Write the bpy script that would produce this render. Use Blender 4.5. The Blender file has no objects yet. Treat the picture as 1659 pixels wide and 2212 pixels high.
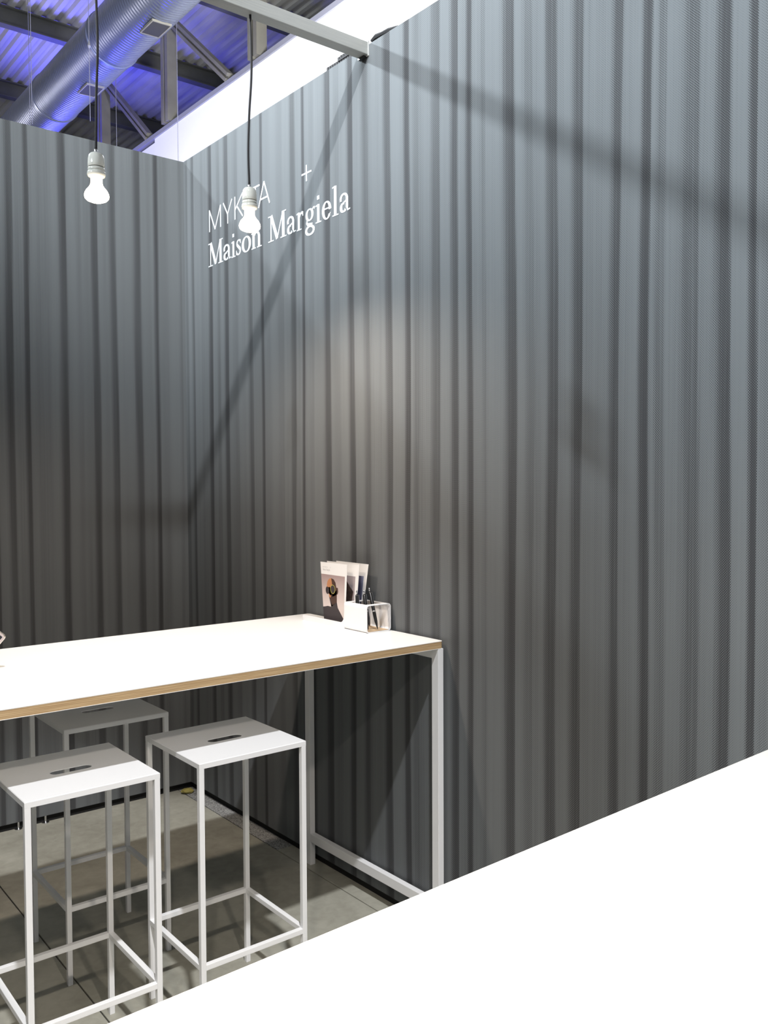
import bpy, bmesh, math, random
from mathutils import Vector, Matrix, noise
random.seed(7)
SC = bpy.context.scene
COL = SC.collection
PI = math.pi

# ------------------------------------------------------------------ camera
PIT, ROL, YAW, FPX = -.0347, -.0047, .6734, 1914.18
cd = bpy.data.cameras.new('camera'); cam = bpy.data.objects.new('camera', cd); COL.objects.link(cam)
fwd = Vector((math.sin(YAW)*math.cos(PIT), math.cos(YAW)*math.cos(PIT), math.sin(PIT)))
rgt = Vector((math.cos(YAW), -math.sin(YAW), 0)); up = rgt.cross(fwd)
r2 = rgt*math.cos(ROL)+up*math.sin(ROL); u2 = -rgt*math.sin(ROL)+up*math.cos(ROL)
m = Matrix.Identity(4)
for i, v in enumerate((r2, u2, -fwd)):
    for j in range(3): m[j][i] = v[j]
m.translation = Vector((-2.0637, -4.2151, 1.6002))
cam.matrix_world = m
cd.sensor_fit = 'VERTICAL'; cd.sensor_height = 36.0; cd.lens = FPX/2212*36.0
cd.clip_end = 200; cd.clip_start = .05
SC.camera = cam

# ------------------------------------------------------------------ view, world, lights
SC.view_settings.view_transform = 'Standard'; SC.view_settings.look = 'None'
SC.view_settings.gamma = 1.0; SC.view_settings.exposure = 0.0
SC.view_settings.use_curve_mapping = False
w = bpy.data.worlds.new('hall_ambient'); SC.world = w; w.use_nodes = True
w.node_tree.nodes['Background'].inputs[0].default_value = (.80, .86, 1.0, 1)
w.node_tree.nodes['Background'].inputs[1].default_value = .23

def spot(name, loc, target, power, color, angle=60, blend=.5, radius=.1):
    l = bpy.data.lights.new(name, 'SPOT'); l.energy = power; l.color = color
    l.spot_size = math.radians(angle); l.spot_blend = blend; l.shadow_soft_size = radius
    o = bpy.data.objects.new(name, l); COL.objects.link(o); o.location = loc
    o.rotation_euler = (Vector(target)-Vector(loc)).to_track_quat('-Z', 'Y').to_euler()
    return o
def area(name, loc, target, power, color, size=1.0, spread=180):
    l = bpy.data.lights.new(name, 'AREA'); l.energy = power; l.color = color; l.size = size
    l.spread = math.radians(spread)
    o = bpy.data.objects.new(name, l); COL.objects.link(o); o.location = loc
    o.rotation_euler = (Vector(target)-Vector(loc)).to_track_quat('-Z', 'Y').to_euler()
    return o
# hall floodlight in front of the stand, high up (casts the beam's left shadow and the tables' shadows)
spot('front_floodlight', (-4.3, -5.5, 7.9), (0.1, -1.0, 4.5), 5400, (.95, .98, 1.0), 37, 1.0, .10)
# its twin on the same bracket, aimed steeply down at the seats (casts the tables' shadows)
spot('front_downlight', (-2.3, -5.6, 7.9), (-1.2, -1.95, .82), 2350, (.97, .98, 1.0), 20, .3, .10)
# hall floodlight behind the back wall (casts the beam's right shadow)
spot('rear_floodlight', (-3.4, 4.5, 7.1), (0, -2.1, 4.5), 7200, (.84, .93, 1.0), 42, 1.0, .20)
# unseen fill added for the upper right wall, coming over the added left wall
area('right_wall_fill', (-8.5, -2.2, 4.9), (0, -2.2, 4.8), 740, (.84, .93, 1.0), 2.0, 150)
# unseen wide spots added to brighten the white partition
spot('partition_fill_spot', (2.6, 2.6, 5.2), (4.2, 3.6, 6.6), 1250, (1, 1, 1), 150, .8, .3)
spot('partition_fill_spot', (2.6, 8.0, 5.0), (4.2, 9.0, 6.3), 150, (.97, .96, .92), 150, .8, .3)
# blue and white uplights of the hall under the roof
area('blue_uplight', (3.9, 13.2, 6.2), (4.3, 10.4, 9.3), 240, (.08, .08, 1.0), 1.5, 110)
area('blue_uplight', (2.4, 6.5, 3.6), (2.6, 8.0, 8), 30, (.06, .10, 1.0), .6, 60)
area('lilac_uplight', (0.0, 13.0, 6.0), (0.8, 9.0, 9.3), 75, (.95, .90, .92), 1.5, 130)
area('white_uplight', (-1.0, 4.5, 3.4), (1.6, 9.0, 9), 60, (.9, .9, 1.0), .8, 120)

# ------------------------------------------------------------------ helpers
def ob(name, bm, mat, parent=None, label=None, smooth=False):
    me = bpy.data.meshes.new(name); bmesh.ops.recalc_face_normals(bm, faces=bm.faces[:])
    bm.to_mesh(me); bm.free()
    if smooth:
        for p in me.polygons: p.use_smooth = True
    o = bpy.data.objects.new(name, me); COL.objects.link(o)
    mats = mat if isinstance(mat, (list, tuple)) else [mat]
    for q in mats: me.materials.append(q)
    if parent: o.parent = parent
    if label: o['label'] = label
    return o
def thing(name, label, cat, loc=(0, 0, 0), rz=0, group=None):
    o = bpy.data.objects.new(name, None); COL.objects.link(o); o.location = loc; o.rotation_euler = (0, 0, rz)
    o.empty_display_size = .05
    return tag(o, label, cat, group)
def tag(o, label, cat, group=None):
    o['label'] = label; o['category'] = cat
    if group: o['group'] = group
    return o
def struct(o): o['kind'] = 'structure'; return o
def box(bm, lo, hi, bev=0):
    r = bmesh.ops.create_cube(bm, size=1.0)
    vs = r['verts']
    for v in vs:
        v.co = Vector([lo[i]+(v.co[i]+.5)*(hi[i]-lo[i]) for i in range(3)])
    if bev:
        es = list({e for v in vs for e in v.link_edges})
        bmesh.ops.bevel(bm, geom=es, offset=bev, segments=2, affect='EDGES', profile=.5)
    return vs
def bxm(lo, hi, bev=0):
    bm = bmesh.new(); box(bm, lo, hi, bev); return bm
def tube(bm, pts, r, n=8, cap=True):
    pts = [Vector(p) for p in pts]; rings = []
    rr = r if isinstance(r, (list, tuple)) else [r]*len(pts)
    prev = None
    for i, p in enumerate(pts):
        t = (pts[min(i+1, len(pts)-1)]-pts[max(i-1, 0)]).normalized()
        a = prev if prev else (Vector((1, 0, 0)) if abs(t.x) < .9 else Vector((0, 1, 0)))
        x = (a-t*a.dot(t)).normalized(); y = t.cross(x); prev = x
        rings.append([bm.verts.new(p+(x*math.cos(2*PI*k/n)+y*math.sin(2*PI*k/n))*rr[i]) for k in range(n)])
    for a, b in zip(rings, rings[1:]):
        for k in range(n): bm.faces.new((a[k], a[(k+1) % n], b[(k+1) % n], b[k]))
    if cap: bm.faces.new(rings[0][::-1]); bm.faces.new(rings[-1])
    return bm
def lathe(prof, n=32):
    bm = bmesh.new(); rings = []
    for r, z in prof:
        if r < 1e-5: rings.append([bm.verts.new((0, 0, z))])
        else: rings.append([bm.verts.new((r*math.cos(2*PI*k/n), r*math.sin(2*PI*k/n), z)) for k in range(n)])
    for a, b in zip(rings, rings[1:]):
        for k in range(n):
            k2 = (k+1) % n
            if len(a) == 1 and len(b) == 1: continue
            if len(a) == 1: bm.faces.new((a[0], b[k2], b[k]))
            elif len(b) == 1: bm.faces.new((a[k], a[k2], b[0]))
            else: bm.faces.new((a[k], a[k2], b[k2], b[k]))
    return bm
def prism(bm, pts2, f, d):
    """pts2: outline; f(u,v,w) -> Vector; d thickness"""
    a = [bm.verts.new(f(u, v, 0)) for u, v in pts2]; b = [bm.verts.new(f(u, v, d)) for u, v in pts2]
    n = len(a); bm.faces.new(a); bm.faces.new(b[::-1])
    for i in range(n): bm.faces.new((a[i], b[i], b[(i+1) % n], a[(i+1) % n]))
    return bm

# ------------------------------------------------------------------ materials
def mat(name, col, rough=.5, metal=0.0, spec=.5, emit=None, es=0, bump=None, var=None):
    M = bpy.data.materials.new(name); M.use_nodes = True; nt = M.node_tree
    b = nt.nodes['Principled BSDF']
    b.inputs['Base Color'].default_value = (*col, 1); b.inputs['Roughness'].default_value = rough
    b.inputs['Metallic'].default_value = metal; b.inputs['Specular IOR Level'].default_value = spec
    if emit: b.inputs['Emission Color'].default_value = (*emit, 1); b.inputs['Emission Strength'].default_value = es
    if var or bump:
        tc = nt.nodes.new('ShaderNodeTexCoord')
        mp = nt.nodes.new('ShaderNodeMapping'); nt.links.new(tc.outputs['Object'], mp.inputs[0])
        no = nt.nodes.new('ShaderNodeTexNoise'); nt.links.new(mp.outputs[0], no.inputs['Vector'])
        no.inputs['Detail'].default_value = 6
    if var:
        c2, sc, stretch = var
        no.inputs['Scale'].default_value = sc; mp.inputs['Scale'].default_value = stretch
        rp = nt.nodes.new('ShaderNodeValToRGB'); rp.color_ramp.elements[0].position = .35; rp.color_ramp.elements[1].position = .65
        rp.color_ramp.elements[0].color = (*col, 1); rp.color_ramp.elements[1].color = (*c2, 1)
        nt.links.new(no.outputs[0], rp.inputs[0]); nt.links.new(rp.outputs[0], b.inputs['Base Color'])
    if bump:
        n2 = nt.nodes.new('ShaderNodeTexNoise'); n2.inputs['Scale'].default_value = bump[0]; n2.inputs['Detail'].default_value = 4
        nt.links.new(tc.outputs['Object'], n2.inputs['Vector'])
        bp = nt.nodes.new('ShaderNodeBump'); bp.inputs['Strength'].default_value = bump[1]; bp.inputs['Distance'].default_value = .002
        nt.links.new(n2.outputs[0], bp.inputs['Height']); nt.links.new(bp.outputs[0], b.inputs['Normal'])
    return M
M_white = mat('white_powder_coat', (.86, .86, .87), .38, bump=(900, .05))
M_top = mat('white_laminate', (.86, .85, .83), .32, spec=.35, bump=(300, .03))
M_black = mat('black_plastic', (.012, .012, .013), .3)
M_blackm = mat('black_matte', (.01, .01, .01), .9)
M_cord = mat('dark_textile_cord', (.018, .016, .017), .8)
M_porc = mat('glazed_porcelain', (.78, .77, .70), .12, spec=.6)
M_steel = mat('steel', (.62, .62, .63), .28, 1.0)
M_alu = mat('brushed_aluminium', (.44, .44, .42), .42, .3, var=((.50, .50, .47), 40, (.2, 6, 6)))
M_lamp = mat('lit_frosted_glass', (1, .95, .85), .3, emit=(1.0, .86, .68), es=9)
M_letter = mat('white_vinyl', (.68, .70, .72), .5)
M_truss = mat('painted_roof_steel', (.20, .19, .165), .6, .2, var=((.25, .24, .20), 3, (1, 1, 1)))
M_purlin = mat('dark_primed_steel', (.085, .085, .075), .65, .2, var=((.11, .11, .095), 3, (1, 1, 1)))
M_partition = mat('white_partition_panel', (.88, .88, .90), .7)
M_tape = mat('yellow_tape', (.34, .29, .08), .5)
M_clear = mat('glossy_foil', (.7, .7, .66), .2, .4)
M_silver = mat('champagne_metal', (.72, .66, .58), .25, .8)
M_screen = mat('dark_screen', (.01, .012, .02), .08)
M_card = mat('white_card', (.84, .83, .82), .55)
M_ink = mat('grey_ink', (.35, .34, .34), .6)

def plywood():
    M = bpy.data.materials.new('birch_plywood_edge'); M.use_nodes = True; nt = M.node_tree; b = nt.nodes['Principled BSDF']
    g = nt.nodes.new('ShaderNodeNewGeometry'); sp = nt.nodes.new('ShaderNodeSeparateXYZ'); nt.links.new(g.outputs['Position'], sp.inputs[0])
    mu = nt.nodes.new('ShaderNodeMath'); mu.operation = 'MULTIPLY'; mu.inputs[1].default_value = 2*PI/.0042; nt.links.new(sp.outputs['Z'], mu.inputs[0])
    si = nt.nodes.new('ShaderNodeMath'); si.operation = 'SINE'; nt.links.new(mu.outputs[0], si.inputs[0])
    mp = nt.nodes.new('ShaderNodeMapping'); mp.inputs['Scale'].default_value = (6, 6, 300)
    nt.links.new(g.outputs['Position'], mp.inputs[0])
    no = nt.nodes.new('ShaderNodeTexNoise'); no.inputs['Scale'].default_value = 1.5; no.inputs['Detail'].default_value = 5; nt.links.new(mp.outputs[0], no.inputs['Vector'])
    ad = nt.nodes.new('ShaderNodeMath'); ad.operation = 'MULTIPLY_ADD'; ad.inputs[1].default_value = .14; nt.links.new(si.outputs[0], ad.inputs[0]); nt.links.new(no.outputs[0], ad.inputs[2])
    rp = nt.nodes.new('ShaderNodeValToRGB'); e = rp.color_ramp.elements
    e[0].position = .3; e[0].color = (.40, .25, .12, 1); e[1].position = .7; e[1].color = (.64, .46, .26, 1)
    nt.links.new(ad.outputs[0], rp.inputs[0]); nt.links.new(rp.outputs[0], b.inputs['Base Color']); b.inputs['Roughness'].default_value = .55
    return M
M_ply = plywood()

def concrete():
    M = bpy.data.materials.new('worn_concrete'); M.use_nodes = True; nt = M.node_tree; b = nt.nodes['Principled BSDF']
    g = nt.nodes.new('ShaderNodeNewGeometry')
    def nz(sc, det, dist=0):
        n = nt.nodes.new('ShaderNodeTexNoise'); n.inputs['Scale'].default_value = sc; n.inputs['Detail'].default_value = det
        n.inputs['Distortion'].default_value = dist; nt.links.new(g.outputs['Position'], n.inputs['Vector']); return n
    a, c, d = nz(2.2, 6, .8), nz(26, 8, .5), nz(260, 2)
    mx = nt.nodes.new('ShaderNodeMath'); mx.operation = 'MULTIPLY_ADD'; mx.inputs[1].default_value = .45
    nt.links.new(c.outputs[0], mx.inputs[0]); nt.links.new(a.outputs[0], mx.inputs[2])
    rp = nt.nodes.new('ShaderNodeValToRGB'); e = rp.color_ramp.elements
    e[0].position = .50; e[0].color = (.27, .26, .215, 1); e[1].position = .92; e[1].color = (.42, .41, .35, 1)
    nt.links.new(mx.outputs[0], rp.inputs[0]); nt.links.new(rp.outputs[0], b.inputs['Base Color'])
    b.inputs['Roughness'].default_value = .55
    bp = nt.nodes.new('ShaderNodeBump'); bp.inputs['Strength'].default_value = .15; bp.inputs['Distance'].default_value = .002
    nt.links.new(d.outputs[0], bp.inputs['Height']); nt.links.new(bp.outputs[0], b.inputs['Normal'])
    return M
M_conc = concrete()
def glue():
    M = mat('glue_speckled_concrete', (.10, .10, .095), .6); nt = M.node_tree; b = nt.nodes['Principled BSDF']
    g = nt.nodes.new('ShaderNodeNewGeometry'); n = nt.nodes.new('ShaderNodeTexNoise'); n.inputs['Scale'].default_value = 130; n.inputs['Detail'].default_value = 6
    n.inputs['Distortion'].default_value = 2.5
    nt.links.new(g.outputs['Position'], n.inputs['Vector'])
    rp = nt.nodes.new('ShaderNodeValToRGB'); e = rp.color_ramp.elements
    e[0].position = .42; e[0].color = (.07, .07, .068, 1); e[1].position = .62; e[1].color = (.55, .55, .54, 1)
    nt.links.new(n.outputs[0], rp.inputs[0]); nt.links.new(rp.outputs[0], b.inputs['Base Color'])
    return M
M_glue = glue()

def curtain_print(axis):
    """printed textile: soft vertical folds, shaded in the print by a halftone of small dots.
    'fold' (per-vertex) is the ink density of the print."""
    M = bpy.data.materials.new('halftone_curtain_print'); M.use_nodes = True; nt = M.node_tree; b = nt.nodes['Principled BSDF']
    N = nt.nodes.new; L = nt.links.new
    at = N('ShaderNodeAttribute'); at.attribute_name = 'fold'
    g = N('ShaderNodeNewGeometry'); sp = N('ShaderNodeSeparateXYZ'); L(g.outputs['Position'], sp.inputs[0])
    def ma(op, a, b_=None, c_=None):
        n = N('ShaderNodeMath'); n.operation = op
        for i, q in enumerate((a, b_, c_)):
            if q is None: continue
            if isinstance(q, (int, float)): n.inputs[i].default_value = q
            else: L(q, n.inputs[i])
        return n.outputs[0]
    U = sp.outputs['Y' if axis == 'y' else 'X']; V = sp.outputs['Z']
    k = 2*PI/.0066
    cu, cv = ma('COSINE', ma('MULTIPLY', U, k)), ma('COSINE', ma('MULTIPLY', V, k))
    h = ma('MULTIPLY_ADD', ma('MULTIPLY', cu, cv), .5, .5)     # staggered dots, 0..1
    # fine vertical yarn streaks
    mp = N('ShaderNodeMapping'); mp.inputs['Scale'].default_value = (1, 160, 1.2) if axis == 'y' else (160, 1, 1.2)
    L(g.outputs['Position'], mp.inputs[0])
    no = N('ShaderNodeTexNoise'); no.inputs['Scale'].default_value = 1.0; no.inputs['Detail'].default_value = 3; L(mp.outputs[0], no.inputs['Vector'])
    n3 = N('ShaderNodeTexNoise'); n3.inputs['Scale'].default_value = 700; n3.inputs['Detail'].default_value = 2; L(g.outputs['Position'], n3.inputs['Vector'])
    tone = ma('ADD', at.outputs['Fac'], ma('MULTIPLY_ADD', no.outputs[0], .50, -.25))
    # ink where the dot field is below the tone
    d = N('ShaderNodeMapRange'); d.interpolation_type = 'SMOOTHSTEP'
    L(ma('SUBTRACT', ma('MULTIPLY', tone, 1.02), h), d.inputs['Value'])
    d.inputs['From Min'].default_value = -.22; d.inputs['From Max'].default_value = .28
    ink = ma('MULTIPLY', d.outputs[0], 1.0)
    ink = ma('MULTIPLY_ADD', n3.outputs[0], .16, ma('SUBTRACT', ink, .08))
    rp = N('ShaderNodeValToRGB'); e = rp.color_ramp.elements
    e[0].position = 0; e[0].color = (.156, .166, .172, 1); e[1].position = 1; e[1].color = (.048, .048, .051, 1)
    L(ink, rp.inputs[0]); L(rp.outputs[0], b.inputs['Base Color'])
    b.inputs['Roughness'].default_value = .85; b.inputs['Specular IOR Level'].default_value = .15
    return M

# ------------------------------------------------------------------ setting
H = 3.2329
RS = [(0.0126,-0.0245,-0.035,0.6),(-0.0663,-0.0922,-0.1024,0.8),(-0.2425,-0.2764,-0.2908,1),(-0.3289,-0.3525,-0.3712,0.5),(-0.4082,-0.4311,-0.4538,0.9),(-0.503,-0.5251,-0.547,0.5),(-0.6329,-0.6623,-0.679,0.8),(-0.7486,-0.7647,-0.7767,1.0),(-0.7767,-0.8045,-0.8281,0.3),(-0.8785,-0.9128,-0.9391,0.4),(-0.9873,-1.0129,-1.031,0.8),(-1.0774,-1.088,-1.0986,1.0),(-1.1299,-1.1471,-1.1677,0.35),(-1.2348,-1.2709,-1.2903,1.0),(-1.3288,-1.3477,-1.3572,0.4),(-1.4098,-1.4342,-1.4523,1.0),(-1.5057,-1.532,-1.5493,0.75),(-1.6338,-1.664,-1.6802,0.95),(-1.7493,-1.7649,-1.7804,1.1),(-1.7907,-1.8136,-1.8288,0.6),(-1.8858,-1.9125,-1.9388,0.8),(-1.9881,-2.0157,-2.0317,1.0),(-2.0676,-2.0919,-2.1007,1.1),(-2.1396,-2.1567,-2.1651,0.5),(-2.2396,-2.2777,-2.2955,1.0),(-2.3267,-2.3497,-2.3687,0.55),(-2.4152,-2.4352,-2.4605,0.9),(-2.508,-2.5322,-2.5492,0.9),(-2.5895,-2.6026,-2.6141,0.25),(-2.6384,-2.667,-2.678,0.95),(-2.7425,-2.7619,-2.7767,1.1),(-2.7928,-2.8087,-2.8259,0.6),(-2.8666,-2.9063,-2.9304,0.75),(-2.971,-3.0042,-3.018,1.05),(-3.0647,-3.0767,-3.0863,1.1),(-3.0899,-3.1076,-3.125,0.35)]
LS = [(-0.8895,-0.8674,-0.8532,0.9),(-0.8061,-0.7917,-0.7813,1.0),(-0.7479,-0.7332,-0.7184,0.3),(-0.6479,-0.6219,-0.6066,1.0),(-0.5625,-0.547,-0.5336,0.4),(-0.4886,-0.4727,-0.4522,0.9),(-0.3991,-0.3758,-0.3594,0.8),(-0.2785,-0.2519,-0.2349,0.9),(-0.1685,-0.1536,-0.1436,1.1),(-0.1436,-0.1186,-0.0933,0.4),(-0.0371,-0.0217,-0.0165,0.5)]
y = -3.17
while y > -6.4:
    wd = random.uniform(.025, .055); RS.append((y, y-wd*.7, y-wd, random.choice((.4, .8, 1, 1.05)))); y -= wd+random.uniform(.03, .07)
x = -.93
while x > -3.4:
    wd = random.uniform(.025, .055); LS.append((x-wd, x-wd*.35, x, random.choice((.4, .8, 1, 1.05)))); x -= wd+random.uniform(.03, .07)
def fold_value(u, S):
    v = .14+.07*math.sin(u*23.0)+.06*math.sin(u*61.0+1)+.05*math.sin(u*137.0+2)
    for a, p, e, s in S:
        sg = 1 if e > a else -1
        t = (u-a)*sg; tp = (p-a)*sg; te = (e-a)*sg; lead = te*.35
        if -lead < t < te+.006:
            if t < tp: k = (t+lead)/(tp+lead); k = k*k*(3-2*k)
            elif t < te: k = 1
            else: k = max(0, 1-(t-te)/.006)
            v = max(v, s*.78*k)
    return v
def printed_wall(name, axis, length, z0, S, M, thick=.045):
    bm = bmesh.new(); nu = int(length/.006); nz = 22
    lay = bm.verts.layers.float.new('fold'); g = []
    for i in range(nu+1):
        u = -length*i/nu; row = []
        for j in range(nz+1):
            z = z0+(H-z0)*j/nz
            wv = .005*noise.noise(Vector((u*2.5, z*.8, 3.1)))*2+.002*math.sin(z*2.1+u*9)
            wv0 = .005*noise.noise(Vector((u*2.5, 1.6*.8, 3.1)))*2+.002*math.sin(1.6*2.1+u*9)
            c = (0, u, z) if axis == 'y' else (u, 0, z)
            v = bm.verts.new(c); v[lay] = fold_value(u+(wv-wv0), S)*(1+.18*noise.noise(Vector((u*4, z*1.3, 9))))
            row.append(v)
        g.append(row)
    for i in range(nu):
        for j in range(nz): bm.faces.new((g[i][j], g[i+1][j], g[i+1][j+1], g[i][j+1]))
    # frame behind the print
    lo, hi = ((.0008, -length, z0), (thick, .0, H)) if axis == 'y' else ((-length, .0008, z0), (.045, thick, H))
    n0 = len(bm.faces); box(bm, lo, hi)
    bm.faces.ensure_lookup_table()
    for f in bm.faces[n0:]: f.material_index = 1
    return struct(ob(name, bm, [M, M_blackm]))
M_frame_edge = mat('dark_frame_edge', (.05, .055, .06), .6)
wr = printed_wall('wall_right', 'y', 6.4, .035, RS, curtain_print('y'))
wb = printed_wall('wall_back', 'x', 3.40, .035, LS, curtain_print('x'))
wl = struct(ob('wall_left_blocker', bxm((-3.45, -2.8, .035), (-3.40, .045, H)), M_frame_edge))  # unseen wall added to shade the lower right wall; also carries the crossbeam
for o in (wr, wb): o.data.materials[1] = M_frame_edge
# shadow gap and black plinth under the panels
struct(ob('baseboard_right', bxm((.018, -6.4, 0), (.040, .02, .035)), M_blackm))
struct(ob('baseboard_back', bxm((-3.40, .018, 0), (.018, .040, .035)), M_blackm))
for i, x in enumerate((-.745, -.868, -1.25, -1.6)):
    bm = lathe([(0, 0), (.017, 0), (.017, .004), (.006, .008), (.005, .009), (.005, .035), (0, .035)], 16)
    o = ob('levelling_foot', bm, M_steel, wb); o.location = (x, .004 if i else .006, 0)

# floor: slabs with recessed joints
fl = struct(ob('floor', bxm((-9, -9, -.06), (12, 30, -.006)), M_blackm))
def slab(lo, hi, M=M_conc): ob('slab', bxm((lo[0], lo[1], -.012), (hi[0], hi[1], 0), .0015), M, fl)
g = .0022
for xa, xb in ((-9, -5.1), (-5.1, -1.1), (-1.1, -.062)):
    for ya, yb in ((-9, -5.2), (-5.2, .3), (.3, 8), (8, 30)):
        slab((xa+g, ya+g), (xb-g, yb-g))
slab((-.062+g, -.95), (.3, .3), M_glue); slab((-.062+g, -5.2), (.3, -.9502)); slab((-.062+g, .3+g), (12, 30)); slab((.3+g, -9), (12, .3-g)); slab((-.062+g, -9), (.3, -5.2-g))

# hall roof: corrugated deck
def deck():
    M = mat('galvanised_roof_deck', (.40, .39, .36), .55, .25, var=((.52, .51, .47), 1.2, (1, .3, 1)))
    bm = bmesh.new(); per = .21; xs = []; x = -9.0
    while x < 16:
        xs += [(x, 0), (x+.075, 0), (x+.105, .06), (x+.180, .06)]; x += per
    a = [bm.verts.new((x, -9, 9.30+z)) for x, z in xs]; b = [bm.verts.new((x, 30, 9.30+z)) for x, z in xs]
    for i in range(len(xs)-1): bm.faces.new((a[i], a[i+1], b[i+1], b[i]))
    return struct(ob('ceiling', bm, M))
ce = deck()
def ibeam(lo_x, hi_x, yc, z0, z1, wd=.16):
    bm = bmesh.new(); t = .02
    box(bm, (lo_x, yc-wd/2, z0), (hi_x, yc+wd/2, z0+t)); box(bm, (lo_x, yc-wd/2, z1-t), (hi_x, yc+wd/2, z1))
    box(bm, (lo_x, yc-.011, z0+t), (hi_x, yc+.011, z1-t)); return bm
ys = [5.7, 8.4, 11.02, 13.8, 16.5, 19.2]
nm = ['second roof beam from the stand, meeting the duct at the top edge of the photo', 'dark steel roof beam crossing the duct behind the left lamp cord, upper of the two at left', 'dark steel roof beam, lower of the two at left, just above the back wall']
for i, yy in enumerate(ys):
    o = ob('ceiling_beam', ibeam(-9, 16, yy, 9.0, 9.298), M_purlin, ce)
for i in range(3): pass

# truss over the neighbour's partition
tr = thing('roof_truss', 'grey steel roof truss with posts and braces right of the round duct', 'truss', (4.2, 0, 7.2))
def bar(name, p, q, wd, dp, M, parent, twin=False):
    p, q = Vector(p), Vector(q); t = (q-p).normalized(); s = Vector((1, 0, 0)); n = t.cross(s).normalized()
    bm = bmesh.new()
    offs = ((-.5*wd, -.12*wd), (.12*wd, .5*wd)) if twin else ((-.5*wd, .5*wd),)
    for a, b in offs:
        vs = []
        for base in (p, q):
            for (c, d) in ((a, -dp/2), (b, -dp/2), (b, dp/2), (a, dp/2)): vs.append(bm.verts.new(base+n*c+s*d))
        for f in ((0, 1, 2, 3), (7, 6, 5, 4), (0, 4, 5, 1), (1, 5, 6, 2), (2, 6, 7, 3), (3, 7, 4, 0)): bm.faces.new([vs[i] for i in f])
    if twin:   # batten joining the two angles
        vs = []
        for base in (p, q):
            for (c, d) in ((-.12*wd, -.01), (.12*wd, -.01), (.12*wd, .01), (-.12*wd, .01)): vs.append(bm.verts.new(base+n*c+s*d))
        for f in ((0, 1, 2, 3), (7, 6, 5, 4), (0, 4, 5, 1), (1, 5, 6, 2), (2, 6, 7, 3), (3, 7, 4, 0)): bm.faces.new([vs[i] for i in f])
    return ob(name, bm, M, parent)
M_chord = mat('lilac_grey_steel', (.30, .30, .36), .55, .2)
bar('bottom_chord', (0, -9, .036), (0, 29, .036), .07, .09, M_chord, tr)
bar('top_chord', (0, -9, 1.74), (0, 29, 1.74), .10, .16, M_truss, tr)
for k in range(-1, 7):
    yy = 6.33+2.73*k
    bar('post', (0, yy, .1), (0, yy, 1.69), .24, .16, M_truss, tr, True)
    bar('brace', (.0, yy-.1, 1.66), (.0, yy-1.95, .12), .13, .10, M_truss, tr, True)
# white partition under the truss
pt = struct(ob('wall_neighbour', bxm((4.18, 9.57, 0), (4.26, 28, 7.14)), M_partition))
ob('panel', bxm((4.18, -9, 0), (4.26, 9.566, 7.20)), M_partition, pt)
struct(ob('wall_far', bxm((-9, 29, 0), (16, 29.2, 9.36)), mat('far_hall_wall', (.25, .25, .27), .8)))

# round ventilation duct
def duct():
    t = thing('ventilation_duct', 'round silver ventilation duct under the hall roof, lit blue', 'duct', (2.605, 0, 7.47))
    R = .365
    M = mat('spiral_duct_steel', (.16, .18, .25), .34, .5); nt = M.node_tree; b = nt.nodes['Principled BSDF']
    g = nt.nodes.new('ShaderNodeNewGeometry'); wv = nt.nodes.new('ShaderNodeTexWave'); wv.bands_direction = 'Y'; wv.inputs['Scale'].default_value = 5.5
    wv.inputs['Distortion'].default_value = .6; nt.links.new(g.outputs['Position'], wv.inputs['Vector'])
    bp = nt.nodes.new('ShaderNodeBump'); bp.inputs['Strength'].default_value = .45; bp.inputs['Distance'].default_value = .012
    nt.links.new(wv.outputs[0], bp.inputs['Height']); nt.links.new(bp.outputs[0], b.inputs['Normal'])
    n = 48; bm = bmesh.new(); rings = []
    for yy in (-8, 5, 10, 15, 29):
        rings.append([bm.verts.new((R*math.cos(2*PI*k/n), yy, R*math.sin(2*PI*k/n))) for k in range(n)])
    for a, c in zip(rings, rings[1:]):
        for k in range(n): bm.faces.new((a[k], a[(k+1) % n], c[(k+1) % n], c[k]))
    ob('duct_shell', bm, M, t, smooth=True)
    for yy in (2.4, 4.9, 7.35, 9.6, 12.0, 14.5, 17):
        bm = bmesh.new()
        rings = [[bm.verts.new(((R+r)*math.cos(2*PI*k/n), yy+d, (R+r)*math.sin(2*PI*k/n))) for k in range(n)] for r, d in ((0, -.03), (.012, -.02), (.012, .02), (0, .03))]
        for a, c in zip(rings, rings[1:]):
            for k in range(n): bm.faces.new((a[k], a[(k+1) % n], c[(k+1) % n], c[k]))
        ob('duct_seam', bm, M, t, smooth=True)
    Mv = mat('vent_grille', (.03, .03, .032), .8)
    ang = math.radians(-88)
    for yy in (6.05, 8.2, 10.45, 12.9):
        bm = bmesh.new()
        box(bm, (-.11, -.17, -.004), (.11, .17, .012)); f = ob('vent_grille', bm, Mv, t)
        f.location = ((R+.003)*math.cos(ang), yy, (R+.003)*math.sin(ang)); f.rotation_euler = (0, -ang+PI/2, 0)
        bm = bmesh.new()
        for lo, hi in (((-.125, -.185, -.01), (-.11, .185, .016)), ((.11, -.185, -.01), (.125, .185, .016)), ((-.11, -.185, -.01), (.11, -.17, .016)), ((-.11, .17, -.01), (.11, .185, .016))): box(bm, lo, hi)
        ob('grille_frame', bm, M_truss, f)
    # lilac cable tray strip running along the upper left of the duct
    return t
duct()
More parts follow.
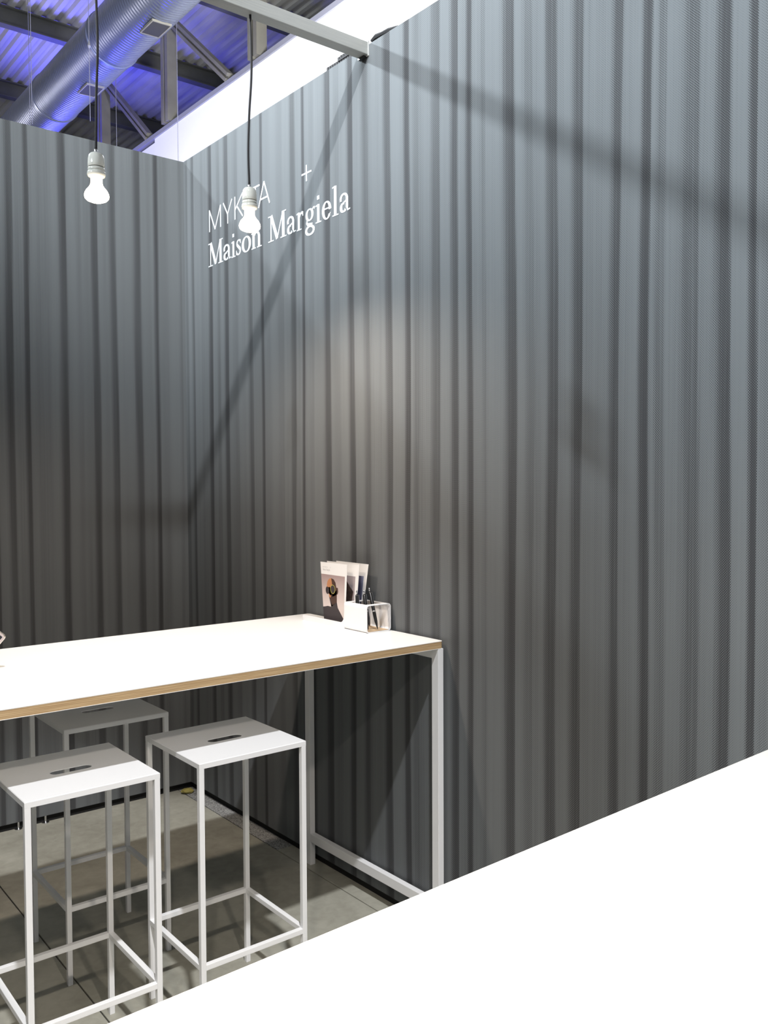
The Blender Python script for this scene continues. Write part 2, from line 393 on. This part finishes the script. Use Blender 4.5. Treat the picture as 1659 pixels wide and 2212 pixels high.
# thin suspension wires with hook
def wire(x, y, z0, z1, hook, label):
    t = thing('suspension_wire', label, 'wire', (x, y, z1), 0)
    bm = tube(bmesh.new(), [(0, 0, 0), (0, 0, z0-z1)], .0045, 6); ob('cable', bm, M_wire, t)
    if hook:
        bm = lathe([(0, -.05), (.012, -.05), (.022, -.02), (.012, .02), (.006, .05), (0, .05)], 8); h = ob('turnbuckle', bm, M_wire, t); h.location = (0, 0, hook-z1)
M_wire = mat('thin_wire', (.30, .30, .34), .5, .3)
M_wiredark = mat('dark_wire', (.09, .09, .12), .6)
wire(2.17, 7.05, 6.2, 9.3, 7.16, 'thin pale suspension wire with turnbuckle hanging before the duct, left of the left lamp cord')
wire(2.12, 9.3, 6.4, 9.3, 6.72, 'thin suspension wire with turnbuckle low on the duct near the back wall')
wire(3.40, 7.1, 5.6, 9.3, None, 'thin pale suspension wire right of the duct, crossing the tall truss post')
wire(1.62, 7.6, 6.2, 9.3, None, 'thin pale wire at the far left under the corrugated roof')
wire(3.55, 9.6, 5.6, 9.3, None, 'thin suspension wire right of the duct above the back wall')

# aluminium beam of the stand
bt = thing('crossbeam', 'square aluminium crossbeam spanning the stand from the top of the right wall', 'beam', (0, -1.527, 3.193))
ob('beam_profile', bxm((-3.4, -.025, 0), (-.006, .025, .047), .002), M_alu, bt)
ob('end_plate', bxm((-.006, -.026, -.003), (-.0005, .026, .052)), mat('light_end_plate', (.7, .7, .68), .4, .3), bt)
ob('clamp', bxm((-.016, -.012, -.008), (-.002, .024, -.0005)), M_black, bt)

# black strap and torn mesh fringe on top of the right wall
bm = bmesh.new(); tube(bm, [(.015, -1.548, 3.250), (.015, -1.575, 3.256), (.014, -1.61, 3.252), (.014, -1.65, 3.249), (.012, -1.70, 3.239), (.012, -1.73, 3.234)], [.006, .009, .007, .008, .006, .003], 6)
tag(ob('loose_strap', bm, M_cord), 'black fabric strap curling up from the top edge of the right wall', 'strap')
t = thing('mesh_fringe', 'torn dark mesh scrap on the top edge of the right wall, left of the crossbeam', 'fabric', (.006, -1.4, H))
for i in range(13):
    yy = .125-.0150*i; hh = (.016 if i < 5 else .026)*random.uniform(.85, 1.15)
    ob('thread', bxm((-.002, yy-.0055, .0003), (.002, yy+.0055, hh)), M_cord, t)
ob('cross_thread', bxm((-.0045, -.062, .010), (-.0025, .052, .0165)), M_cord, t)

# ------------------------------------------------------------------ wall lettering
def stroke(bm, pts, ws):
    """pts 2D polyline with pen widths -> flat quads"""
    vs = []
    for i, p in enumerate(pts):
        a = Vector(pts[max(i-1, 0)]); b = Vector(pts[min(i+1, len(pts)-1)]); t = (b-a).normalized(); n = Vector((-t.y, t.x))
        wv = ws[i] if isinstance(ws, (list, tuple)) else ws
        vs.append((Vector(p)+n*wv/2, Vector(p)-n*wv/2))
    return vs
def arc(cx, cy, rx, ry, a0, a1, thick, thin, n=18):
    P, Wd = [], []
    for i in range(n+1):
        a = math.radians(a0+(a1-a0)*i/n); P.append((cx+rx*math.cos(a), cy+ry*math.sin(a)))
        Wd.append(thin+(thick-thin)*abs(math.cos(a))**1.5)
    return P, Wd
T, N_ = .17, .06      # thick and thin pen, in units of cap height
def G(ch):
    """returns (advance box width, [(pts, widths)]) in cap-height units"""
    X = .66
    if ch == 'M': return 1.32, [([(.2, 0), (.2, 1)], .07), ([(.22, 1), (.66, .04)], .17), ([(.66, .04), (1.08, 1)], .065), ([(1.10, 1), (1.10, 0)], .18),
                               ([(0, .02), (.4, .02)], .045), ([(0, .98), (.3, .98)], .045), ([(.90, .02), (1.32, .02)], .045), ([(1.02, .98), (1.32, .98)], .045)]
    if ch == 'a':
        a = arc(.24, .46, .19, .17, 180, 10, .12, .07); b = arc(.22, .17, .15, .14, 70, 325, .15, .06)
        return .64, [a, ([(.43, .50), (.43, .14)], .14), b, ([(.43, .40), (.20, .32)], .06), ([(.43, .16), (.48, .04), (.62, .06)], [.12, .07, .04]), ([(.06, .40), (.06, .50)], [.12, .10])]
    if ch == 'i': return .36, [([(.17, 0), (.17, X)], .15), ([(0, .02), (.35, .02)], .045), ([(.01, X-.05), (.17, X-.01)], .05), ([(.17, .83), (.17, .97)], .14)]
    if ch == 's':
        a = arc(.24, .48, .155, .14, 30, 250, .11, .06); b = arc(.20, .19, .17, .155, 70, -150, .12, .06)
        return .44, [a, ([(.12, .42), (.33, .26)], .13), b, ([(.39, .46), (.38, .62)], [.05, .05]), ([(.03, .04), (.035, .22)], [.05, .05])]
    if ch == 'o': return .66, [arc(.33, .32, .25, .30, 0, 360, .16, .05, 36)]
    if ch == 'n':
        a = arc(.36, .46, .17, .16, 150, 0, .13, .07)
        return .74, [([(.15, 0), (.15, X)], .15), a, ([(.54, .48), (.54, 0)], .15), ([(.0, .02), (.30, .02)], .045), ([(.40, .02), (.72, .02)], .045), ([(.0, X-.05), (.15, X-.01)], .05)]
    if ch == 'r':
        return .52, [([(.15, 0), (.15, X)], .15), ([(.18, .44), (.28, .60), (.40, .62)], [.06, .08, .12]), ([(.40, .57), (.46, .57)], .16), ([(.0, .02), (.34, .02)], .045), ([(.0, X-.05), (.15, X-.01)], .05)]
    if ch == 'g':
        a = arc(.27, .42, .18, .20, 0, 360, .13, .05, 30); b = arc(.29, -.15, .23, .15, 0, 360, .12, .07, 30)
        return .62, [a, b, ([(.14, .26), (.10, .14), (.20, .06)], [.06, .09, .12]), ([(.18, .06), (.44, .03)], [.13, .13]), ([(.42, .56), (.52, .63), (.60, .60)], [.05, .07, .10])]
    if ch == 'e':
        a = arc(.28, .32, .21, .30, 0, 325, .15, .05, 30)
        return .56, [a, ([(.10, .38), (.53, .38)], .05), ([(.44, .12), (.52, .20)], [.07, .03]), ([(.50, .33), (.50, .38)], [.1, .1])]
    if ch == 'l': return .36, [([(.17, 0), (.17, 1.04)], .15), ([(0, .02), (.35, .02)], .045), ([(.0, 1.0), (.17, 1.03)], .05)]
    s = .075
    if ch == 'SM': return 1.1, [([(0.04, 0), (.04, 1)], s), ([(.04, .98), (.55, .02)], s), ([(.55, .02), (1.06, .98)], s), ([(1.06, 1), (1.06, 0)], s)]
    if ch == 'SY': return .9, [([(.02, 1), (.45, .42)], s), ([(.88, 1), (.45, .42)], s), ([(.45, .44), (.45, 0)], s)]
    if ch == 'SK': return .8, [([(.04, 0), (.04, 1)], s), ([(.76, 1), (.06, .42)], s), ([(.22, .56), (.78, 0)], s)]
    if ch == 'SI': return .08, [([(.04, 0), (.04, 1)], s)]
    if ch == 'ST': return .72, [([(0, .965), (.72, .965)], s), ([(.36, .96), (.36, 0)], s)]
    if ch == 'SA': return .94, [([(.02, 0), (.47, 1)], s), ([(.92, 0), (.47, 1)], s), ([(.17, .31), (.77, .31)], s)]
    if ch == 'S+': return .62, [([(0, .31), (.62, .31)], .065), ([(.31, 0), (.31, .62)], .065)]
def glyph_mesh(bm, ch, x0, x1, base, cap, f, d):
    adv, st = G(ch); sx = (x1-x0)/adv; layer = 0
    for pts, ws in st:
        vs = stroke(bm, pts, ws); L_ = [f(x0+a.x*sx, base+a.y*cap, layer) for a, b in vs]; R_ = [f(x0+b.x*sx, base+b.y*cap, layer) for a, b in vs]
        F1 = [bm.verts.new(p) for p in L_]; F2 = [bm.verts.new(p) for p in R_]
        B1 = [bm.verts.new(p+d) for p in L_]; B2 = [bm.verts.new(p+d) for p in R_]
        for i in range(len(F1)-1):
            bm.faces.new((F1[i], F1[i+1], F2[i+1], F2[i])); bm.faces.new((B1[i], B2[i], B2[i+1], B1[i+1]))
            bm.faces.new((F1[i], B1[i], B1[i+1], F1[i+1])); bm.faces.new((F2[i], F2[i+1], B2[i+1], B2[i]))
        layer += 1
SIGN = [('SM', -.272, -.393, 2.818, .105), ('SY', -.414, -.502, 2.818, .105), ('SK', -.524, -.603, 2.820, .105), ('SI', -.636, -.645, 2.820, .105),
        ('ST', -.681, -.751, 2.820, .105), ('SA', -.740, -.838, 2.822, .105), ('S+', -1.091, -1.163, 2.839, .106)]
MAI = [('M', -.262, -.409), ('a', -.415, -.491), ('i', -.491, -.530), ('s', -.535, -.582), ('o', -.588, -.672), ('n', -.677, -.768)]
MAR = [('M', -.823, -.970), ('a', -.977, -1.047), ('r', -1.051, -1.108), ('g', -1.115, -1.190), ('i', -1.192, -1.233), ('e', -1.238, -1.302), ('l', -1.310, -1.352), ('a', -1.361, -1.431)]
fw = lambda u, v, k: Vector((-.0012-.00005*k, u, v))
for nm_, items, lab in (('wall_lettering', SIGN, 'white thin sans-serif capitals MYKITA and plus sign on the right wall'),
                        ('wall_lettering', [(c, a, b, 2.650, .112) for c, a, b in MAI+MAR], 'white bold serif lettering Maison Margiela on the right wall, below the capitals')):
    t = thing(nm_, lab, 'lettering', (0, 0, 0))
    for c, a, b, z, cap in items:
        bm = bmesh.new(); glyph_mesh(bm, c, a, b, z, cap, fw, Vector((.0009, 0, 0))); ob('plus_sign' if c == 'S+' else 'letter', bm, M_letter, t)

# ------------------------------------------------------------------ pendant bulbs
def pendant(px, top_z, cord_pts, label):
    t = thing('pendant_lamp', label, 'lamp', (px, -1.527, top_z), 0, 'bare bulbs hanging from the crossbeam')
    k = 1.0
    ob('socket', lathe([(0, 0), (.008, 0), (.012, -.001), (.018, -.004), (.0225, -.010), (.0245, -.020), (.0252, -.034), (.0252, -.0445), (.0238, -.0455), (.0238, -.047), (.0252, -.048), (.0252, -.058), (.0, -.058)], 40), M_porc, t, smooth=True)
    ob('groove_ring', lathe([(.0242, -.0450), (.0246, -.0452), (.0246, -.0472), (.0242, -.0474)], 40), mat('dark_groove', (.10, .09, .06), .6), t)
    ob('socket_rim', lathe([(.0252, -.058), (.0272, -.060), (.0276, -.067), (.025, -.073), (.017, -.074), (0, -.074)], 40), M_porc, t, smooth=True)
    ob('cable_grip', lathe([(0, .010), (.0045, .010), (.0055, .004), (.0055, 0), (0, 0)], 16), M_steel, t, smooth=True)
    ob('bulb', lathe([(.015, -.074), (.0175, -.078), (.0175, -.092), (.019, -.099), (.024, -.107), (.031, -.115), (.0355, -.124), (.0368, -.131), (.0355, -.138), (.030, -.144), (.018, -.149), (0, -.151)], 40), M_lamp, t, smooth=True)
    n = len(cord_pts); P = []
    for i in range(n-1):
        a, b = Vector(cord_pts[i]), Vector(cord_pts[i+1])
        p0 = Vector(cord_pts[max(i-1, 0)]); p3 = Vector(cord_pts[min(i+2, n-1)])
        for s in range(6):
            u = s/6; P.append(.5*((2*a)+(b-p0)*u+(2*p0-5*a+4*b-p3)*u*u+(-p0+3*a-3*b+p3)*u**3))
    P.append(Vector(cord_pts[-1]))
    ob('cord', tube(bmesh.new(), [(p.x-px, 0, p.z-top_z) for p in P], .0040, 8), M_cord, t, smooth=True)
    l = bpy.data.lights.new('bulb_light', 'SPOT'); l.energy = 37; l.color = (1.0, .84, .69); l.spot_size = math.radians(162); l.spot_blend = .75; l.shadow_soft_size = .03
    o = bpy.data.objects.new('bulb_light', l); COL.objects.link(o); o.location = (px, -1.527, top_z-.19)
    return t
pendant(-1.037, 2.607, [(-1.037, 0, 2.615), (-1.035, 0, 2.70), (-1.033, 0, 2.79), (-1.027, 0, 2.93), (-1.029, 0, 3.067), (-1.030, 0, 3.193)], 'left bare reflector bulb on a dark cord, hanging before the back wall')
pendant(-.503, 2.609, [(-.503, 0, 2.617), (-.506, 0, 2.725), (-.501, 0, 2.852), (-.490, 0, 3.01), (-.493, 0, 3.193)], 'right bare reflector bulb on a dark cord, hanging before the wall lettering')
# the two bulbs over the front table hang out of the frame, above the camera's view
for x in (-1.35, -1.95):
    l = bpy.data.lights.new('front_bulb_light', 'SPOT'); l.energy = 92; l.color = (1.0, .90, .78); l.spot_size = math.radians(140); l.spot_blend = .9; l.shadow_soft_size = .035
    o = bpy.data.objects.new('front_bulb_light', l); COL.objects.link(o); o.location = (x, -3.78, 2.42)

# ------------------------------------------------------------------ tables
HT = 1.05
def tabletop(bm_l, bm_e, L_, D, th, r=.012):
    def outline(inset=0):
        P = []
        for cx_, cy_, a0 in ((0-r, 0+r, -90), (0-r, D-r, 0), (-L_+r, D-r, 90), (-L_+r, r, 180)):
            for i in range(5):
                a = math.radians(a0+90*i/4); P.append((cx_+(r-inset)*math.cos(a), cy_+(r-inset)*math.sin(a)))
        return P
    O = outline()
    prism(bm_l, O, lambda u, v, w_: Vector((u, v, w_)), -.0018)
    prism(bm_e, outline(.0006), lambda u, v, w_: Vector((u, v, w_-.0018)), -(th-.0032))
    prism(bm_l, O, lambda u, v, w_: Vector((u, v, w_-th+.0014)), -.0014)
def table(label, loc, rz, L_, D):
    t = thing('bar_table', label, 'table', loc, rz)
    a, b = bmesh.new(), bmesh.new(); tabletop(a, b, L_, D, .026)
    def up(bm):
        for v in bm.verts: v.co.z += HT
        return bm
    top = ob('tabletop', up(b), M_ply, t, 'light plywood edge of the tabletop'); ob('laminate', up(a), M_top, top, 'white laminate surface')
    zt = HT-.0262; th = .024; lw = .034
    for xr in (0, -L_+th):
        for yy in (0, D-lw):
            ob('leg', bxm((xr-th, yy, 0), (xr, yy+lw, zt), .0012), M_white, t)
        ob('lower_rail', bxm((xr-th, lw, .098), (xr, D-lw, .134), .0012), M_white, t)
        ob('upper_rail', bxm((xr-th, lw, zt-.036), (xr, D-lw, zt), .0012), M_white, t)
    return t
table('white-topped high table with plywood edge in the middle, holding the brochures, end against right wall', (-.012, -1.968, 0), 0, 2.5, .8305)
table('white high tabletop filling the lower right foreground, nearest the camera', (-.014, -4.125, 0), .0314, 2.6, .8305)

# ------------------------------------------------------------------ stools
def stool(label, x, y, rz=0):
    t = thing('bar_stool', label, 'stool', (x, y, 0), rz, 'white metal bar stools')
    W_, D, Hs, a = .3521, .3593, .8221, .0155
    # seat plate with a rounded slot
    bm = bmesh.new(); z1, z0, zp = Hs, Hs-a, Hs-.0022
    def sl(r, n=8):
        P = []
        for cx_, a0 in ((W_/2+.039, -90), (W_/2-.039, 90)):
            for i in range(n+1):
                q = math.radians(a0+180*i/n); P.append((cx_+r*math.cos(q), D/2+r*math.sin(q)))
        return P
    S = sl(.0175); bv = .0016
    oc = [(0, 0), (W_, 0), (W_, D), (0, D)]
    def ring(P, z): return [bm.verts.new((u, v, z)) for u, v in P]
    ot = ring([(bv, bv), (W_-bv, bv), (W_-bv, D-bv), (bv, D-bv)], z1); om = ring(oc, z1-bv); obt = ring(oc, z0); e_ = .002; ic = [(e_, e_), (W_-e_, e_), (W_-e_, D-e_), (e_, D-e_)]; ibt = ring(ic, z0); ip = ring(ic, zp)
    it, ib = ring(S, z1), ring(S, zp)
    for A, B in ((ot, om), (om, obt), (obt, ibt), (ibt, ip)):
        for i in range(4): bm.faces.new((A[i], A[(i+1) % 4], B[(i+1) % 4], B[i]))
    n = len(S)
    for i in range(n): bm.faces.new((it[i], it[(i+1) % n], ib[(i+1) % n], ib[i]))
    # plate faces around the slot: right half fan to corners 1,2 ; left half to 3,0
    h = n//2
    for O, I in ((ot, it), (ip, ib)):
        R_ = I[:h]; L_ = I[h:]
        m = len(R_)//2
        for i in range(len(R_)-1): bm.faces.new((R_[i], R_[i+1], O[1] if i < m else O[2]))
        bm.faces.new((R_[m], O[1], O[2]))
        for i in range(len(L_)-1): bm.faces.new((L_[i], L_[i+1], O[3] if i < m else O[0]))
        bm.faces.new((L_[m], O[3], O[0]))
        bm.faces.new((O[0], O[1], R_[0], L_[-1])); bm.faces.new((O[2], O[3], L_[0], R_[-1]))
    ob('seat', bm, M_white, t)
    for xx in (0, W_-a):
        for yy in (0, D-a): ob('leg', bxm((xx, yy, 0), (xx+a, yy+a, z0), .001), M_white, t)
    zr = .236
    for yy in (0, D-a): ob('footrest', bxm((a, yy, zr), (W_-a, yy+a, zr+a), .001), M_white, t)
    for xx in (0, W_-a): ob('footrest', bxm((xx, a, zr), (xx+a, D-a, zr+a), .001), M_white, t)
    return t
stool('white metal bar stool nearest the right wall, on the camera side of the table', -.9565, -2.0044)
stool('white metal bar stool at lower left, on the camera side of the table', -1.4219, -2.0014)
stool('white metal bar stool behind the table, half hidden under the tabletop', -1.1309, -1.4271)

# ------------------------------------------------------------------ brochure holder, brochures, pens
def holder():
    t = thing('brochure_holder', 'white bent-metal brochure and pen holder on the table beside the right wall', 'holder', (0, 0, HT))
    xa, xb, r, th = -.1265, -.0145, .012, .0028
    def sec(ins):
        P = []
        for cx_, cz_, a0 in ((xb-r, r, -90), (xb-r, .101-r, 0), (xa+r, .101-r, 90), (xa+r, r, 180)):
            for i in range(6):
                q = math.radians(a0+90*i/5); rr = r-ins
                P.append((cx_+rr*math.cos(q), cz_+rr*math.sin(q)))
        return P
    y0, y1 = -1.545, -1.684
    ysq = [y0, -1.562, -1.664, y1]; bm = bmesh.new(); O, I = sec(0), sec(th); n = len(O)
    RO = [[bm.verts.new((u, yy, v)) for u, v in O] for yy in ysq]; RI = [[bm.verts.new((u, yy, v)) for u, v in I] for yy in ysq]
    topedge = 11     # edge between corner 2 and corner 3 is the top plate
    for k in range(3):
        for i in range(n):
            if k == 1 and i == topedge: continue
            j = (i+1) % n
            bm.faces.new((RO[k][i], RO[k][j], RO[k+1][j], RO[k+1][i])); bm.faces.new((RI[k][i], RI[k+1][i], RI[k+1][j], RI[k][j]))
    for R1, R2 in ((RO[0], RI[0]), (RO[3], RI[3])):
        for i in range(n): bm.faces.new((R1[i], R2[i], R2[(i+1) % n], R1[(i+1) % n]))
    i, j = topedge, topedge+1   # rim of the pen opening
    for a, b in (((1, i), (2, i)), ((2, i), (2, j)), ((2, j), (1, j)), ((1, j), (1, i))):
        bm.faces.new((RO[a[0]][a[1]], RO[b[0]][b[1]], RI[b[0]][b[1]], RI[a[0]][a[1]]))
    ob('pen_box', bm, M_white, t)
    # tray: front and back lips with a curved rise to the box
    for xx, nm2 in ((xa, 'front_lip'), (xb-th, 'back_lip')):
        P = [(-1.268, .0), (-1.263, .004), (-1.263, .017), (-1.268, .0215), (-1.520, .0215)]
        P += [(-1.520-.024*math.sin(math.radians(q)), .0215+.03*(1-math.cos(math.radians(q)))) for q in (15, 35, 55, 75, 90)]
        P += [(-1.5445, .09), (-1.5455, .09), (-1.5455, 0)]
        bm = bmesh.new(); prism(bm, P, lambda u, v, w_: Vector((xx+w_, u, v)), th); ob(nm2, bm, M_white, t)
    ob('tray_floor', bxm((xa+th, -1.5448, 0), (xb-th, -1.264, .0028)), M_white, t)
    ob('tan_reflection', bxm((xa+.008, y1+.002, .0029), (xb-.008, y0-.004, .0042)), mat('painted_warm_reflection', (.55, .40, .25), .7), t, 'tan sheet imitating a warm reflection on the floor of the pen box')  # tan colour paints the warm, shaded reflection on the bottom plate
holder()

M_photo = mat('print_rose_grey', (.45, .36, .36), .6)
def grad(name, c0, c1, lo, hi, axis='Z'):
    M = mat(name, c0, .5); nt = M.node_tree; b = nt.nodes['Principled BSDF']
    g = nt.nodes.new('ShaderNodeNewGeometry'); sp = nt.nodes.new('ShaderNodeSeparateXYZ'); nt.links.new(g.outputs['Position'], sp.inputs[0])
    mr = nt.nodes.new('ShaderNodeMapRange'); mr.inputs[1].default_value = lo; mr.inputs[2].default_value = hi; nt.links.new(sp.outputs[axis], mr.inputs[0])
    rp = nt.nodes.new('ShaderNodeValToRGB'); rp.color_ramp.elements[0].color = (*c0, 1); rp.color_ramp.elements[1].color = (*c1, 1)
    nt.links.new(mr.outputs[0], rp.inputs[0]); nt.links.new(rp.outputs[0], b.inputs['Base Color']); return M
M_bg = grad('printed_backdrop', (.72, .62, .58), (.36, .26, .25), 1.12, 1.245)
M_bodyp = mat('print_charcoal', (.045, .035, .037), .5)
M_skin = mat('print_skin', (.50, .22, .10), .5)
M_skind = mat('print_dark_skin', (.07, .035, .025), .5)
M_gold = mat('print_gold', (.55, .50, .12), .5)
M_hair = mat('print_hair', (.03, .02, .018), .5, var=((.10, .06, .045), 90, (1, 1, 1)))
M_bg2 = mat('print_grey_backdrop', (.36, .31, .32), .5)
M_bluep = grad('print_blue', (.05, .05, .10), (.40, .44, .62), -1.535, -1.575, 'Y')
def brochure(label, x, TL, TR, BR, BL, art):
    """card in the plane x with its four corners (y,z); art -> list of (name, material, polygons in unit coords)"""
    t = thing('brochure', label, 'brochure', (0, 0, 0), 0, 'brochures standing in the holder')
    tilt = .0
    def f(u, v, w_):
        a = Vector(TL).lerp(Vector(TR), u); b = Vector(BL).lerp(Vector(BR), u); p = b.lerp(a, v)
        return Vector((x-w_, p.x, p.y))
    bm = bmesh.new(); prism(bm, [(0, 0), (1, 0), (1, 1), (0, 1)], lambda u, v, w_: f(u, v, w_-.0006), .0006); ob('card', bm, M_card, t)
    lay = .00008
    ph = None
    for nm2, M, polys in art:
        bm = bmesh.new()
        for P in polys:
            bm.faces.new([bm.verts.new(f(u, v, lay)) for u, v in P])
        lay += .00008
        o = ob(nm2, bm, M, t if ph is None else ph)
        if ph is None: ph = o
    return t, f
def ell(cx_, cy_, rx, ry, n=22, rot=0): return [(cx_+rx*math.cos(2*PI*i/n)*math.cos(rot)-ry*math.sin(2*PI*i/n)*math.sin(rot), cy_+rx*math.cos(2*PI*i/n)*math.sin(rot)*.8+ry*math.sin(2*PI*i/n)*math.cos(rot)) for i in range(n)]
# unit coordinates: u 0..1 left to right, v 0..1 bottom to top
art1 = [('photo_print', M_bg, [[(0, 0), (.93, 0), (.93, .80), (0, .80)]]),
        ('portrait_body', M_bodyp, [[(0, 0), (.93, 0), (.93, .10), (.80, .18), (.66, .27), (.62, .36), (.60, .52), (.40, .42), (.37, .27), (.22, .275), (.06, .255), (0, .25)], [(.28, .45), (.37, .27), (.62, .36), (.62, .52), (.50, .58)]]),
        ('portrait_face', M_skin, [ell(.40, .60, .19, .145), [(.24, .58), (.34, .60), (.42, .50), (.36, .415), (.30, .43)]]),
        ('portrait_shade', M_skind, [[(.40, .745), (.50, .73), (.57, .68), (.60, .60), (.60, .48), (.44, .44), (.40, .50), (.44, .60), (.42, .68)], [(.60, .60), (.66, .60), (.68, .54), (.65, .49), (.60, .49)], [(.42, .5), (.33, .40), (.42, .30), (.62, .36), (.62, .56)]]),
        ('portrait_glasses', M_gold, [ell(.455, .565, .100, .075)]),
        ('portrait_lens', M_bodyp, [ell(.455, .565, .088, .066), ell(.23, .535, .075, .062)])]
art2 = [('photo_print', M_bg2, [[(.1, 0), (.90, 0), (.90, .80), (.1, .80)]]),
        ('portrait_hair', M_hair, [[(.1, 0), (.86, 0), (.88, .2), (.82, .40), (.86, .55), (.74, .62), (.64, .70), (.50, .74), (.40, .70), (.1, .7)]]),
        ('portrait_face', M_skin, [[(.30, .42), (.46, .48), (.50, .58), (.34, .60), (.25, .55)]]),
        ('portrait_neck', M_skin, [[(.50, 0), (.66, 0), (.62, .16), (.52, .20)]]),
        ('portrait_shade', M_bodyp, [[(.30, .50), (.48, .54), (.48, .565), (.30, .53)]])]
art3 = [('photo_print', M_bluep, [[(.1, 0), (.90, 0), (.90, .80), (.1, .80)]]),
        ('portrait_hair', M_hair, [[(.1, 0), (.70, 0), (.66, .4), (.60, .80), (.1, .80)]])]
b1, f1 = brochure('front brochure of the three, showing a dark figure in round glasses', -.100, (-1.353, 1.287), (-1.530, 1.287), (-1.514, 1.054), (-1.376, 1.054), art1)
bm = bmesh.new()
def fcard(u, v, k): return f1(u, v, .00012+.00001*k)
xx = .08
for ch, wd in zip(('SM', 'SY', 'SK', 'SI', 'ST', 'SA'), (.04, .03, .03, .006, .028, .03)):
    glyph_mesh(bm, ch, xx, xx+wd, .908, .022, fcard, Vector((.00001, 0, 0))); xx += wd+.006
glyph_mesh(bm, 'S+', .36, .39, .912, .022, fcard, Vector((.00001, 0, 0)))
xx = .08
for ch in 'Maison Margiela':
    if ch == ' ': xx += .018; continue
    wd = G(ch)[0]*.026; glyph_mesh(bm, ch, xx, xx+wd, .862, .030, fcard, Vector((.00001, 0, 0))); xx += wd+.0015
ob('lettering', bm, M_ink, b1)
b2, f2 = brochure('middle brochure of the three, showing tousled dark hair', -.072, (-1.357, 1.2885), (-1.570, 1.2885), (-1.541, 1.054), (-1.385, 1.054), art2)
b3, f3 = brochure('rearmost brochure of the three, its right edge fanned out, bluish photo', -.044, (-1.381, 1.289), (-1.589, 1.289), (-1.541, 1.054), (-1.40, 1.054), art3)

def pen(label, p, q):
    p, q = Vector(p), Vector(q)
    t = thing('ballpoint_pen', label, 'pen', p, 0, 'black pens in the holder')
    t.rotation_mode = 'QUATERNION'; t.rotation_quaternion = (q-p).to_track_quat('Z', 'Y'); L_ = (q-p).length
    ob('barrel', lathe([(0, .002), (.0012, .002), (.0030, .014), (.0058, .032), (.0064, .066), (.0064, L_-.018), (.0048, L_-.014), (0, L_-.014)], 14), M_black, t, smooth=True)
    ob('ring', lathe([(.0065, .067), (.0068, .068), (.0068, .071), (.0065, .072)], 14), M_steel, t)
    ob('push_button', lathe([(0, L_-.014), (.0026, L_-.014), (.0028, L_), (.002, L_+.002), (0, L_+.002)], 10), M_steel, t, smooth=True)
    ob('clip', bxm((-.0084, -.0018, L_-.055), (-.0070, .0018, L_-.014)), M_steel, t)
pen('black pen leaning left at the rear of the pen box, towards the wall', (-.048, -1.60, HT+.0058), (-.056, -1.573, 1.187))
pen('black pen standing upright at the front of the pen box', (-.098, -1.655, HT+.0058), (-.084, -1.612, 1.195))
pen('black pen leaning against the opening nearest the brochures', (-.106, -1.606, HT+.0058), (-.093, -1.580, 1.192))
pen('black pen leaning across to the right in the pen box', (-.066, -1.671, HT+.0058), (-.058, -1.610, 1.2015))

# ------------------------------------------------------------------ phone on a stand at the left edge
def phone():
    P = Vector((-1.318, -1.50, 1.150)); left = -rgt
    e1 = (left*.78+Vector((0, 0, 1))*.60+Vector((0, 0, 0))).normalized(); e2 = (left*.72-Vector((0, 0, 1))*.70).normalized()
    e2 = (e2-e1*e2.dot(e1)*.6).normalized()
    nrm = e1.cross(e2).normalized()
    if nrm.dot(fwd) > 0: nrm = -nrm
    t = thing('smartphone', 'rounded corner of a champagne metal device propped on the table at the left edge', 'phone', P)
    def body(i0, d0, d1, M, nm2, a_len, b_len, r=.010, off=0, parent=None):
        pts = []
        for (ca, cb, a0) in ((a_len-r-i0, b_len-r-i0, 0), (r+i0, b_len-r-i0, 90), (r+i0, r+i0, 180), (a_len-r-i0, r+i0, 270)):
            for k in range(5):
                q = math.radians(a0+90*k/4); pts.append((ca+r*math.cos(q), cb+r*math.sin(q)))
        bm = bmesh.new(); prism(bm, pts, lambda u, v, w_: e1*u+e2*v+nrm*(d0+w_), d1-d0)
        return ob(nm2, bm, M, parent or t)
    body(0, -.004, .004, M_silver, 'body', .15, .112)
    body(.0005, .0041, .0046, mat('pale_bezel', (.62, .52, .50), .3), 'bezel', .15, .112)  # bezel in one even pale rose tone
    body(.0065, .0047, .0050, M_screen, 'screen', .15, .112, r=.002)
    bm = bmesh.new(); base = Vector((P.x, P.y, HT))-P
    c = e1*.075+e2*.056-nrm*.010
    tube(bm, [c, Vector((c.x, c.y, base.z+.006))+Vector((0, .06, 0))], .006, 8); ob('support', bm, M_black, t)
    ob('stand_base', bxm((c.x-.05, c.y+.0, base.z+.0005), (c.x+.05, c.y+.10, base.z+.008), .002), M_black, t)
phone()

# crumpled tape in the corner on the floor
bm = bmesh.new()
bmesh.ops.create_icosphere(bm, subdivisions=2, radius=.022)
for v in bm.verts:
    v.co *= 1+.45*noise.noise(v.co*60); v.co.z = max(v.co.z*.6+.012, .001); v.co.x *= 1.6
o = tag(ob('crumpled_tape', bm, M_tape), 'small crumpled scrap of yellow tape on the floor in the corner of the walls', 'tape'); o.location = (-.045, -.055, 0.001)
